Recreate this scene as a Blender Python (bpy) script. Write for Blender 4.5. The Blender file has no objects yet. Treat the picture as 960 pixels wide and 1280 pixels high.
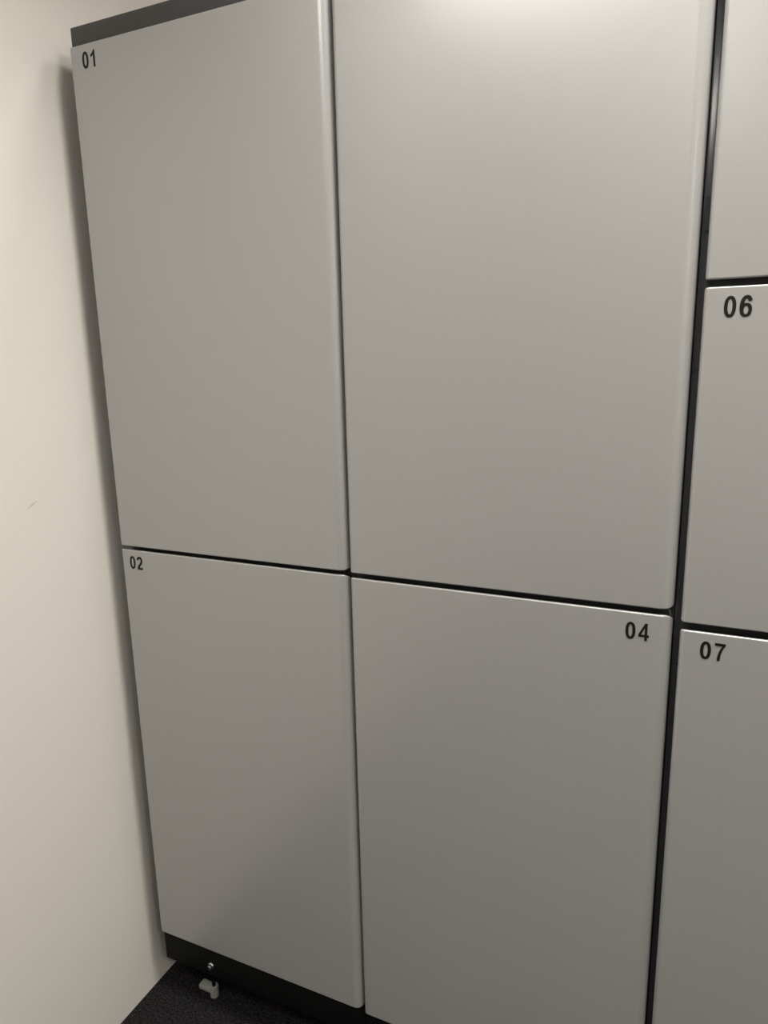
import bpy, bmesh, math, random
from mathutils import Vector, Matrix
from mathutils.geometry import tessellate_polygon

SC = bpy.context.scene
COL = SC.collection
H = 1.401                      # lens height above the carpet; z below is measured from the lens, then lifted by H
Y0 = 1.0                       # plane of the door fronts

# ------------------------------------------------------------------ materials
def mat(name, base, rough=0.5, metal=0.0, coat=0.0, coat_rough=0.1, spec=0.5):
    m = bpy.data.materials.new(name); m.use_nodes = True
    b = m.node_tree.nodes['Principled BSDF']
    b.inputs['Base Color'].default_value = (*base, 1)
    b.inputs['Roughness'].default_value = rough
    b.inputs['Metallic'].default_value = metal
    b.inputs['Coat Weight'].default_value = coat
    b.inputs['Coat Roughness'].default_value = coat_rough
    b.inputs['Specular IOR Level'].default_value = spec
    return m, m.node_tree.nodes, m.node_tree.links, b

def add_bump(N, L, b, scale, strength, dist, detail=2.0):
    tc = N.new('ShaderNodeTexCoord'); nz = N.new('ShaderNodeTexNoise')
    nz.inputs['Scale'].default_value = scale; nz.inputs['Detail'].default_value = detail
    bp = N.new('ShaderNodeBump'); bp.inputs['Strength'].default_value = strength
    bp.inputs['Distance'].default_value = dist
    L.new(tc.outputs['Object'], nz.inputs['Vector'])
    L.new(nz.outputs['Fac'], bp.inputs['Height']); L.new(bp.outputs['Normal'], b.inputs['Normal'])
    return tc, nz

# silver metallic paint on the doors: fine flake in the colour, slight orange peel
SILVER, N, L, b = mat('silver_paint', (.392, .389, .383), .28, .14, .4, .18)
tc, nz = add_bump(N, L, b, 420, .05, .0006)
fl = N.new('ShaderNodeTexNoise'); fl.inputs['Scale'].default_value = 900; fl.inputs['Detail'].default_value = 1
mr = N.new('ShaderNodeMapRange'); mr.inputs['From Min'].default_value = .3; mr.inputs['From Max'].default_value = .7
mr.inputs['To Min'].default_value = .94; mr.inputs['To Max'].default_value = 1.06
mx = N.new('ShaderNodeVectorMath'); mx.operation = 'SCALE'
mx.inputs[0].default_value = (.392, .389, .383)
L.new(tc.outputs['Object'], fl.inputs['Vector']); L.new(fl.outputs['Fac'], mr.inputs['Value'])
L.new(mr.outputs['Result'], mx.inputs['Scale']); L.new(mx.outputs['Vector'], b.inputs['Base Color'])

DARK, N, L, b = mat('anthracite_paint', (.047, .05, .052), .2, .0)
add_bump(N, L, b, 500, .04, .0005)
TRIM, N, L, b = mat('anthracite_trim_paint', (.05, .0495, .0495), .5)
add_bump(N, L, b, 500, .04, .0005)
PLINTH, N, L, b = mat('black_plinth_paint', (.006, .0065, .007), .6, spec=.1)
add_bump(N, L, b, 300, .04, .0005)
INK, *_ = mat('black_vinyl', (.007, .0065, .006), .6, spec=.25)
CHROME, *_ = mat('zinc_plated_steel', (.7, .7, .72), .22, 1.0)
WHITEPL, N, L, b = mat('shaded_white_plastic', (.31, .32, .29), .5)  # white plastic greyed down: shade under the base rail is in the colour
add_bump(N, L, b, 120, .05, .0008)

# warm white wall paint with one small scuff
WALL, N, L, b = mat('warm_white_wall_paint', (.86, .822, .765), .7, spec=.3)
tc, nz = add_bump(N, L, b, 160, .05, .001, 4)
SCUFF_A = (.867, H - .2375); SCUFF_B = (.840, H - .2495)      # (y, z) of its ends on the left wall
def scuff(N, L, b, A, B, base, tint, width):
    """a short pencil-thin scuff mark between two wall points, as an own mark in the paint"""
    geo = N.new('ShaderNodeNewGeometry'); sep = N.new('ShaderNodeSeparateXYZ')
    L.new(geo.outputs['Position'], sep.inputs[0])
    dy, dz = B[0] - A[0], B[1] - A[1]; ln = math.hypot(dy, dz); uy, uz = dy / ln, dz / ln
    def lin(ky, kz, k):
        a = N.new('ShaderNodeMath'); a.operation = 'MULTIPLY_ADD'
        c = N.new('ShaderNodeMath'); c.operation = 'MULTIPLY_ADD'
        L.new(sep.outputs['Y'], a.inputs[0]); a.inputs[1].default_value = ky; a.inputs[2].default_value = k
        L.new(sep.outputs['Z'], c.inputs[0]); c.inputs[1].default_value = kz; L.new(a.outputs[0], c.inputs[2])
        return c.outputs[0]
    my, mz = (A[0] + B[0]) / 2, (A[1] + B[1]) / 2
    along = lin(uy / (ln / 2), uz / (ln / 2), -(my * uy + mz * uz) / (ln / 2))
    across = lin(-uz / width, uy / width, -(-my * uz + mz * uy) / width)
    def sq(o):
        m = N.new('ShaderNodeMath'); m.operation = 'MULTIPLY'; L.new(o, m.inputs[0]); L.new(o, m.inputs[1]); return m.outputs[0]
    s = N.new('ShaderNodeMath'); s.operation = 'ADD'; L.new(sq(along), s.inputs[0]); L.new(sq(across), s.inputs[1])
    r = N.new('ShaderNodeMapRange'); r.inputs['From Min'].default_value = 1; r.inputs['From Max'].default_value = 0
    r.inputs['To Min'].default_value = 0; r.inputs['To Max'].default_value = .4
    L.new(s.outputs[0], r.inputs['Value'])
    m = N.new('ShaderNodeMix'); m.data_type = 'RGBA'
    m.inputs['A'].default_value = (*base, 1); m.inputs['B'].default_value = (*tint, 1)
    L.new(r.outputs['Result'], m.inputs['Factor']); L.new(m.outputs['Result'], b.inputs['Base Color'])
scuff(N, L, b, SCUFF_A, SCUFF_B, (.86, .822, .765), (.3, .28, .24), .002)

WALL2, N, L, b = mat('warm_white_paint', (.86, .822, .765), .7, spec=.3)
add_bump(N, L, b, 160, .05, .001, 4)
FAR, N, L, b = mat('pale_wall_paint', (.70, .685, .65), .7, spec=.3)
add_bump(N, L, b, 160, .05, .001, 4)
CEIL, N, L, b = mat('ceiling_paint', (.78, .76, .72), .8, spec=.2)
add_bump(N, L, b, 90, .05, .001, 4)

# dark loop-pile carpet
CARPET, N, L, b = mat('dark_carpet', (.03, .03, .032), .95, spec=.1)
tc = N.new('ShaderNodeTexCoord'); vo = N.new('ShaderNodeTexVoronoi'); vo.inputs['Scale'].default_value = 330
nz = N.new('ShaderNodeTexNoise'); nz.inputs['Scale'].default_value = 240; nz.inputs['Detail'].default_value = 3
cr = N.new('ShaderNodeValToRGB')
cr.color_ramp.elements[0].position = .35; cr.color_ramp.elements[0].color = (.004, .004, .0045, 1)
cr.color_ramp.elements[1].position = .72; cr.color_ramp.elements[1].color = (.045, .043, .046, 1)
bp = N.new('ShaderNodeBump'); bp.inputs['Strength'].default_value = .9; bp.inputs['Distance'].default_value = .004
L.new(tc.outputs['Object'], vo.inputs['Vector']); L.new(tc.outputs['Object'], nz.inputs['Vector'])
L.new(nz.outputs['Fac'], cr.inputs['Fac']); L.new(cr.outputs['Color'], b.inputs['Base Color'])
L.new(vo.outputs['Distance'], bp.inputs['Height']); L.new(bp.outputs['Normal'], b.inputs['Normal'])

def emit(name, col, s):
    m = bpy.data.materials.new(name); m.use_nodes = True
    n = m.node_tree.nodes; n.clear()
    e = n.new('ShaderNodeEmission'); o = n.new('ShaderNodeOutputMaterial')
    e.inputs[0].default_value = (*col, 1); e.inputs[1].default_value = s
    m.node_tree.links.new(e.outputs[0], o.inputs[0]); return m

# ------------------------------------------------------------------ helpers
def link(name, bm, material, parent=None, smooth=None, weighted=False):
    me = bpy.data.meshes.new(name); bmesh.ops.recalc_face_normals(bm, faces=bm.faces); bm.to_mesh(me); bm.free()
    me.materials.append(material)
    o = bpy.data.objects.new(name, me); COL.objects.link(o)
    if smooth is not None:
        me.polygons.foreach_set('use_smooth', [True] * len(me.polygons)); me.set_sharp_from_angle(angle=math.radians(smooth))
    if weighted:
        w = o.modifiers.new('weighted', 'WEIGHTED_NORMAL'); w.keep_sharp = True; w.weight = 100
    if parent: o.parent = parent; o.matrix_parent_inverse = Matrix.Translation(-parent.location)
    return o

def box(bm, x0, x1, y0, y1, z0, z1, bev=0.0, seg=2):
    r = bmesh.ops.create_cube(bm, size=1)
    vs = r['verts']
    for v in vs:
        v.co = Vector(((x0 + x1) / 2 + v.co.x * (x1 - x0), (y0 + y1) / 2 + v.co.y * (y1 - y0), (z0 + z1) / 2 + v.co.z * (z1 - z0)))
    if bev:
        es = list({e for v in vs for e in v.link_edges})
        bmesh.ops.bevel(bm, geom=es, offset=bev, segments=seg, affect='EDGES', profile=.5)
    return bm

def structure(name, material, *a):
    bm = bmesh.new(); box(bm, *a); o = link(name, bm, material); o['kind'] = 'structure'; return o

def empty(name, loc, label, cat, group=None):
    o = bpy.data.objects.new(name, None); COL.objects.link(o); o.location = loc; o.empty_display_size = .05
    o['label'] = label; o['category'] = cat
    if group: o['group'] = group
    return o

def cyl(bm, c, r, h, axis='Z', seg=24, r2=None):
    M = Matrix.Translation(c)
    if axis == 'Y': M = M @ Matrix.Rotation(math.pi / 2, 4, 'X')
    bmesh.ops.create_cone(bm, cap_ends=True, segments=seg, radius1=r, radius2=r if r2 is None else r2, depth=h, matrix=M)

# ------------------------------------------------------------------ room
GAP = .05
XW = -1.0246 - GAP             # face of the left wall
YB = 1.535                     # face of the wall behind the lockers
YF = -3.2; XR = 1.95; ZC = H + 1.2
structure('floor', CARPET, XW - .1, XR + .1, YF - .1, YB + .1, -.1, 0)
structure('ceiling', CEIL, XW - .1, XR + .1, YF - .1, YB + .1, ZC, ZC + .1)
structure('wall_left', WALL, XW - .1, XW, YF - .1, YB + .1, 0, ZC)
structure('wall_back', WALL2, XW, XR, YB, YB + .1, 0, ZC)
structure('wall_right', FAR, XR, XR + .1, YF - .1, YB + .1, 0, ZC)
structure('wall_front', FAR, XW, XR, YF - .1, YF, 0, ZC)

# ------------------------------------------------------------------ locker doors
TH = .022
def door_mesh(x0, x1, z0, z1, rl=.007, rr=.018, bev=.0022, tilt=0.0):
    """formed sheet door: small fold on the left edge, wide rolled edge on the right; tilt shifts the top sideways"""
    prof = [(x0, Y0 + TH)]
    for k in range(7):
        a = math.pi - k / 6 * math.pi / 2
        prof.append((x0 + rl + rl * math.cos(a), Y0 + rl - rl * math.sin(a)))
    for k in range(13):
        a = math.pi / 2 - k / 12 * math.pi / 2
        prof.append((x1 - rr + rr * math.cos(a), Y0 + rr - rr * math.sin(a)))
    prof.append((x1, Y0 + TH))
    n = len(prof); nl = 8                                        # points 0..7 run along the left side, the rest along the right
    nor = []
    for i, (x, y) in enumerate(prof):
        if i == 0: nor.append((-1, 0))
        elif i == n - 1: nor.append((1, 0))
        elif i < nl: k = math.pi - (i - 1) / 6 * math.pi / 2; nor.append((math.cos(k), -math.sin(k)))
        else: k = math.pi / 2 - (i - nl) / 12 * math.pi / 2; nor.append((math.cos(k), -math.sin(k)))
    back = lambda y: max(0.0, y - Y0 - .0032)                    # the folded returns run back into the gap at a slant
    bm = bmesh.new()
    def ring(z, sgn, slant, t, a):
        d = bev * (1 - math.cos(a)); o = []
        for (x, y), (nx, ny) in zip(prof, nor):
            yy = y - ny * d
            o.append(bm.verts.new((x - nx * d + t, yy, z + H + sgn * (bev * math.sin(a) - bev) - sgn * slant * back(y))))
        return o
    A = [math.radians(q) for q in (0, 15, 30, 45, 65, 90)]
    rings = [ring(z0, -1, .22, 0, q) for q in A[::-1]] + [ring(z1, 1, .55, tilt, q) for q in A]
    for p, q in zip(rings[:-1], rings[1:]):
        for i in range(n - 1): bm.faces.new((p[i], p[i + 1], q[i + 1], q[i]))
        bm.faces.new((p[n - 1], p[0], q[0], q[n - 1]))
    L_ = list(range(nl)); R_ = list(range(n - 1, nl - 1, -1))
    for rg in (rings[0], rings[-1]):                             # close top and bottom row by row of equal depth
        i = j = 0
        while i < len(L_) - 1 or j < len(R_) - 1:
            if j == len(R_) - 1 or (i < len(L_) - 1 and prof[L_[i + 1]][1] >= prof[R_[j + 1]][1]):
                bm.faces.new((rg[L_[i]], rg[L_[i + 1]], rg[R_[j]])); i += 1
            else:
                bm.faces.new((rg[L_[i]], rg[R_[j + 1]], rg[R_[j]])); j += 1
    return bm

# ---- digits, in a box one high and about .53 wide
def ell(cx, cy, rx, ry, n=40, p=2.25):
    o = []
    for k in range(n):
        a = 2 * math.pi * k / n; c, s = math.cos(a), math.sin(a)
        o.append((cx + rx * math.copysign(abs(c) ** (2 / p), c), cy + ry * math.copysign(abs(s) ** (2 / p), s)))
    return o
def stroke(path, w):
    Lf, Rt = [], []
    for i, (x, y) in enumerate(path):
        a = path[max(i - 1, 0)]; c = path[min(i + 1, len(path) - 1)]
        dx, dy = c[0] - a[0], c[1] - a[1]; l = math.hypot(dx, dy)
        nx, ny = -dy / l * w / 2, dx / l * w / 2
        Lf.append((x + nx, y + ny)); Rt.append((x - nx, y - ny))
    return Lf + Rt[::-1]
def arc(cx, cy, rx, ry, a0, a1, n=14):
    return [(cx + rx * math.cos(math.radians(a0 + (a1 - a0) * k / n)), cy + ry * math.sin(math.radians(a0 + (a1 - a0) * k / n))) for k in range(n + 1)]
W = .172
DIG = {
 '0': [[ell(.265, .5, .265, .5), ell(.265, .5, .102, .345)]],
 '1': [[[(.255, 0), (.40, 0), (.40, 1), (.285, 1), (.245, .90), (.15, .805), (.04, .745), (.04, .605), (.15, .645), (.255, .72)]]],
 '2': [[stroke(arc(.262, .70, .187, .228, 172, -28) + [(.36, .47), (.24, .335), (.15, .225), (.088, .10)], W)],
       [[(.0, 0), (.525, 0), (.525, .152), (.10, .152), (.02, .11)]]],
 '4': [[[(.315, 0), (.455, 0), (.455, .20), (.545, .20), (.545, .338), (.455, .338), (.455, 1), (.325, 1), (0, .345), (0, .20), (.315, .20)],
        [(.315, .338), (.315, .715), (.135, .338)]]],
 '6': [[ell(.268, .325, .262, .325), ell(.27, .318, .100, .182)],
       [stroke([(.078, .33), (.075, .45), (.08, .58), (.105, .72), (.15, .83), (.21, .9), (.285, .926), (.355, .905), (.405, .85), (.44, .735)], W)]],
 '7': [[[(.005, .985), (.525, .985), (.525, .865), (.44, .74), (.365, .56), (.315, .36), (.285, 0), (.14, 0), (.155, .22), (.205, .46), (.275, .66), (.36, .83), (.005, .83)]]],
}
def number(txt, x, z, parent, h=.0256, adv=.0176):
    """vinyl figures, lower left corner at x, z on the door front"""
    bm = bmesh.new()
    for i, ch in enumerate(txt):
        for k, polys in enumerate(DIG[ch]):
            pts = [p for poly in polys for p in poly]
            tri = tessellate_polygon([[Vector((px, py, 0)) for px, py in poly] for poly in polys])
            y = Y0 - .00035 - .00004 * k
            vs = [bm.verts.new((x + i * adv + px * h, y, z + H + py * h)) for px, py in pts]
            for t in tri: bm.faces.new([vs[q] for q in t])
            base = 0
            for poly in polys:                                   # thickness of the film
                m = len(poly); bk = [bm.verts.new((vs[base + q].co.x, Y0, vs[base + q].co.z)) for q in range(m)]
                for q in range(m):
                    r = (q + 1) % m
                    bm.faces.new((vs[base + q], vs[base + r], bk[r], bk[q]))
                base += m
    o = link('number_decal', bm, INK)
    o.parent = parent; o.matrix_parent_inverse = parent.matrix_world.inverted()
    o['label'] = 'black figures ' + txt
    return o

DB = 1.525                     # back of the cabinets
ZT = .515; ZB = -1.228
def cabinet(label, x0, x1, doors, shelves, foot_x, bolt_x=None):
    root = empty('locker_cabinet', ((x0 + x1) / 2, (Y0 + DB) / 2, 0), label, 'locker', 'run of silver lockers with dark frames')
    bpy.context.view_layer.update()
    yf = Y0 + TH + .003; t = .018
    a, c = x0 + .0003, x1 - .0003
    bm = bmesh.new()
    top, bot = ZT + .002, ZB - .004
    box(bm, a, a + t, yf, DB, bot + H, top + H, .0004); box(bm, c - t, c, yf, DB, bot + H, top + H, .0004)
    box(bm, a + t, c - t, yf, DB, bot + H, bot + t + H); box(bm, a + t, c - t, yf, DB, top - t + H, top + H)
    box(bm, a + t, c - t, DB - .004, DB, bot + t + H, top - t + H)
    for z in shelves: box(bm, a + t, c - t, yf, DB - .004, z - .012 + H, z + .012 + H)
    for d in doors:                                               # hinge studs that carry the doors on the frame
        for z in (d['z'][0] + .08, d['z'][1] - .08): box(bm, a + .003, a + .017, Y0 + TH, yf + .001, z - .02 + H, z + .02 + H)
    link('body', bm, DARK, root, 40)
    bm = bmesh.new(); box(bm, a, c, Y0 + .008, DB, top + H, .5475 + H, .0015); link('top_trim', bm, TRIM, root, 40)
    # open-bottomed base rail, set back a touch under the doors
    bm = bmesh.new()
    box(bm, a, c, Y0 + .010, Y0 + .030, -1.306 + H, bot + H, .0015)
    box(bm, a, a + .02, Y0 + .030, DB - .03, -1.306 + H, bot + H)
    box(bm, c - .02, c, Y0 + .030, DB - .03, -1.306 + H, bot + H)
    box(bm, a, c, DB - .05, DB - .03, -1.306 + H, bot + H)
    pl = link('plinth', bm, PLINTH, root, 40)
    if bolt_x:
        bm = bmesh.new(); y = Y0 + .010; zc = -1.279 + H
        cyl(bm, (bolt_x, y - .0008, zc), .0085, .0016, 'Y', 28)
        cyl(bm, (bolt_x, y - .0040, zc), .0066, .0052, 'Y', 6)
        cyl(bm, (bolt_x, y - .0072, zc), .0045, .0012, 'Y', 20, .0035)
        bo = link('bolt', bm, CHROME, None, 30); bo['label'] = 'shiny hex bolt head'
        bo.parent = pl; bo.matrix_parent_inverse = pl.matrix_world.inverted()
    # white plastic levelling feet: flat arm with a round pad at its end
    for fx, fy in ((foot_x, Y0 + .045), (x1 - .07, Y0 + .045), (x0 + .09, DB - .08), (x1 - .07, DB - .08)):
        bm = bmesh.new()
        box(bm, fx - .036, fx + .006, fy - .010, fy + .010, .011, .0235, .003)
        cyl(bm, (fx, fy, .013), .0095, .026, 'Z', 28, .0095)
        f = link('levelling_foot', bm, WHITEPL, root, 35); f['label'] = 'white plastic foot with a flat arm'
        bpy.context.view_layer.update()
        bm = bmesh.new(); cyl(bm, (fx, fy, .06), .004, .074, 'Z', 12)
        st = link('threaded_stem', bm, PLINTH, None, 40); st.parent = f; st.matrix_parent_inverse = f.matrix_world.inverted()
    for d in doors:
        bm = door_mesh(*d['x'], *d['z'], tilt=d.get('tilt', 0))
        o = link('door', bm, SILVER, root, 50, True)
        bpy.context.view_layer.update()
        if d.get('n'):
            o['label'] = 'silver door with the number ' + d['n'] + ' in its top ' + d['side'] + ' corner'
            number(d['n'], d['nx'], d['nz'], o)
        else:
            o['label'] = d['label']
    return root

cabinet('silver two-door locker numbered 01 and 02 with dark top trim, beside the white wall', -1.0285, -.5305,
        [dict(x=(-1.0285, -.5330), z=(-.3487, .5150), n='01', side='left', nx=-.9995, nz=.4775),
         dict(x=(-1.0285, -.5330), z=(ZB, -.3562), n='02', side='left', nx=-1.007, nz=-.3936)],
        [-.352], -.931, -.902)
cabinet('silver two-door locker with number 04 at its lower door, between lockers 02 and 07', -.5300, -.0305,
        [dict(x=(-.5285, -.0315), z=(-.3498, .5150), label='tall silver upper door above the door numbered 04'),
         dict(x=(-.5285, -.0315), z=(-1.2315, -.3585), n='04', side='right', nx=-.0919, nz=-.3985)],
        [-.354], -.40)
cabinet('silver three-door locker numbered 06 and 07 at the right edge of the photo', -.0300, .4750,
        [dict(x=(-.0210, .4730), z=(.0816, .5150), label='silver upper door above the door numbered 06'),
         dict(x=(-.0210, .4730), z=(-.3646, .0728), n='06', side='left', nx=.0022, nz=.0358),
         dict(x=(-.0210, .4730), z=(ZB, -.3752), n='07', side='left', nx=.0056, nz=-.4130)],
        [.0776, -.3695], .10)

# ------------------------------------------------------------------ ceiling lamps (above the frame)
def downlight(x, y, power, label, r=.07, spread=130, col=(1, .963, .895), rec=.035):
    root = empty('ceiling_light', (x, y, ZC), label, 'light', 'round ceiling downlights')
    bpy.context.view_layer.update()
    bm = bmesh.new()
    seg = 40; rings = [(r + .02, 0), (r + .02, -.006), (r + .002, -.008), (r, -.004), (r, 0)]
    vv = [[bm.verts.new((x + rr * math.cos(2 * math.pi * k / seg), y + rr * math.sin(2 * math.pi * k / seg), ZC + dz)) for k in range(seg)] for rr, dz in rings]
    for i in range(len(rings) - 1):
        for k in range(seg): bm.faces.new((vv[i][k], vv[i][(k + 1) % seg], vv[i + 1][(k + 1) % seg], vv[i + 1][k]))
    link('trim_ring', bm, CEIL, root, 40)
    ld = bpy.data.lights.new('downlight_lamp', 'AREA'); ld.shape = 'DISK'; ld.size = 2 * r; ld.energy = power; ld.color = col
    ld.spread = math.radians(spread)
    lo = bpy.data.objects.new('downlight_lamp', ld); COL.objects.link(lo); lo.location = (x, y, ZC - .009)
def panel_lamp(x, y, sx, sy, power, label, spread=140, col=(1, .963, .895)):
    root = empty('ceiling_panel_light', (x, y, ZC), label, 'light', 'ceiling panel lights')
    bpy.context.view_layer.update()
    bm = bmesh.new()
    for a in ((x - sx / 2 - .02, x - sx / 2, y - sy / 2 - .02, y + sy / 2 + .02), (x + sx / 2, x + sx / 2 + .02, y - sy / 2 - .02, y + sy / 2 + .02),
              (x - sx / 2, x + sx / 2, y - sy / 2 - .02, y - sy / 2), (x - sx / 2, x + sx / 2, y + sy / 2, y + sy / 2 + .02)):
        box(bm, *a, ZC - .012, ZC)
    link('panel_frame', bm, CEIL, root)
    bm = bmesh.new(); box(bm, x - sx / 2, x + sx / 2, y - sy / 2, y + sy / 2, ZC - .008, ZC - .001)
    link('diffuser', bm, CEIL, root)
    ld = bpy.data.lights.new('panel_lamp', 'AREA'); ld.shape = 'RECTANGLE'; ld.size = sx; ld.size_y = sy; ld.energy = power; ld.color = col
    ld.spread = math.radians(spread)
    lo = bpy.data.objects.new('panel_lamp', ld); COL.objects.link(lo); lo.location = (x, y, ZC - .0095)
def panel(x, y, sx, sy, s, label, col=(1, .975, .925)):
    root = empty('ceiling_panel_light', (x, y, ZC), label, 'light', 'ceiling panel lights')
    bpy.context.view_layer.update()
    bm = bmesh.new()
    for a in ((x - sx / 2 - .02, x - sx / 2, y - sy / 2 - .02, y + sy / 2 + .02), (x + sx / 2, x + sx / 2 + .02, y - sy / 2 - .02, y + sy / 2 + .02),
              (x - sx / 2, x + sx / 2, y - sy / 2 - .02, y - sy / 2), (x - sx / 2, x + sx / 2, y + sy / 2, y + sy / 2 + .02)):
        box(bm, *a, ZC - .012, ZC)
    link('panel_frame', bm, CEIL, root)
    bm = bmesh.new(); box(bm, x - sx / 2, x + sx / 2, y - sy / 2, y + sy / 2, ZC - .008, ZC - .001)
    link('diffuser', bm, emit('panel_diffuser', col, s), root)

LP = dict(B=3.2, C=48, D=10, G=2.5, H=3.6, I=21, K=18)
if LP['H']: downlight(-.25, .82, LP['H'], 'round ceiling downlight near the left wall', r=.12, spread=122)
if LP['I']: panel_lamp(.2, .68, .3, .42, LP['I'], 'ceiling panel light in front of the middle lockers', spread=136)
if LP['B']: downlight(-.35, 1.3, LP['B'], 'round ceiling downlight above the locker tops', r=.11)
if LP['G']: downlight(.6, -.5, LP['G'], 'added fill downlight for the lower right doors')  # added fill lamp, lifts the lower right doors
if LP['C']: panel(-.58, -.45, .72, .12, LP['C'], 'long ceiling panel light above the camera')
if LP['D']: panel(-.06, -1.75, .09, 1.4, LP['D'], 'narrow ceiling panel light behind the camera')
if LP['K']: downlight(1.55, -.75, LP['K'], 'added wall-wash downlight near the right wall', r=.1, spread=140)  # added wall washer: brightens the right wall for reflections, fills the right doors

w = bpy.data.worlds.new('world'); SC.world = w; w.use_nodes = True
w.node_tree.nodes['Background'].inputs[0].default_value = (.9, .88, .85, 1)
w.node_tree.nodes['Background'].inputs[1].default_value = 0.0

# ------------------------------------------------------------------ camera
F, YAW, PITCH, ROLL = 891.805, -.43375001, -.2164686, -.02208709
f = Vector((math.sin(YAW) * math.cos(PITCH), math.cos(YAW) * math.cos(PITCH), math.sin(PITCH)))
r0 = Vector((math.cos(YAW), -math.sin(YAW), 0)); u0 = r0.cross(f)
r = r0 * math.cos(ROLL) + u0 * math.sin(ROLL); u = -r0 * math.sin(ROLL) + u0 * math.cos(ROLL)
cd = bpy.data.cameras.new('camera'); cam = bpy.data.objects.new('camera', cd); COL.objects.link(cam)
cd.sensor_fit = 'VERTICAL'; cd.sensor_height = 36; cd.lens = F / 1280 * 36; cd.clip_start = .02
M = Matrix(((r.x, u.x, -f.x, 0), (r.y, u.y, -f.y, 0), (r.z, u.z, -f.z, 0), (0, 0, 0, 1)))
cam.matrix_world = Matrix.Translation((0, 0, H)) @ M
SC.camera = cam

SC.view_settings.view_transform = 'Standard'; SC.view_settings.look = 'None'
SC.view_settings.gamma = 1; SC.view_settings.use_curve_mapping = False
SC.view_settings.exposure = 0.0
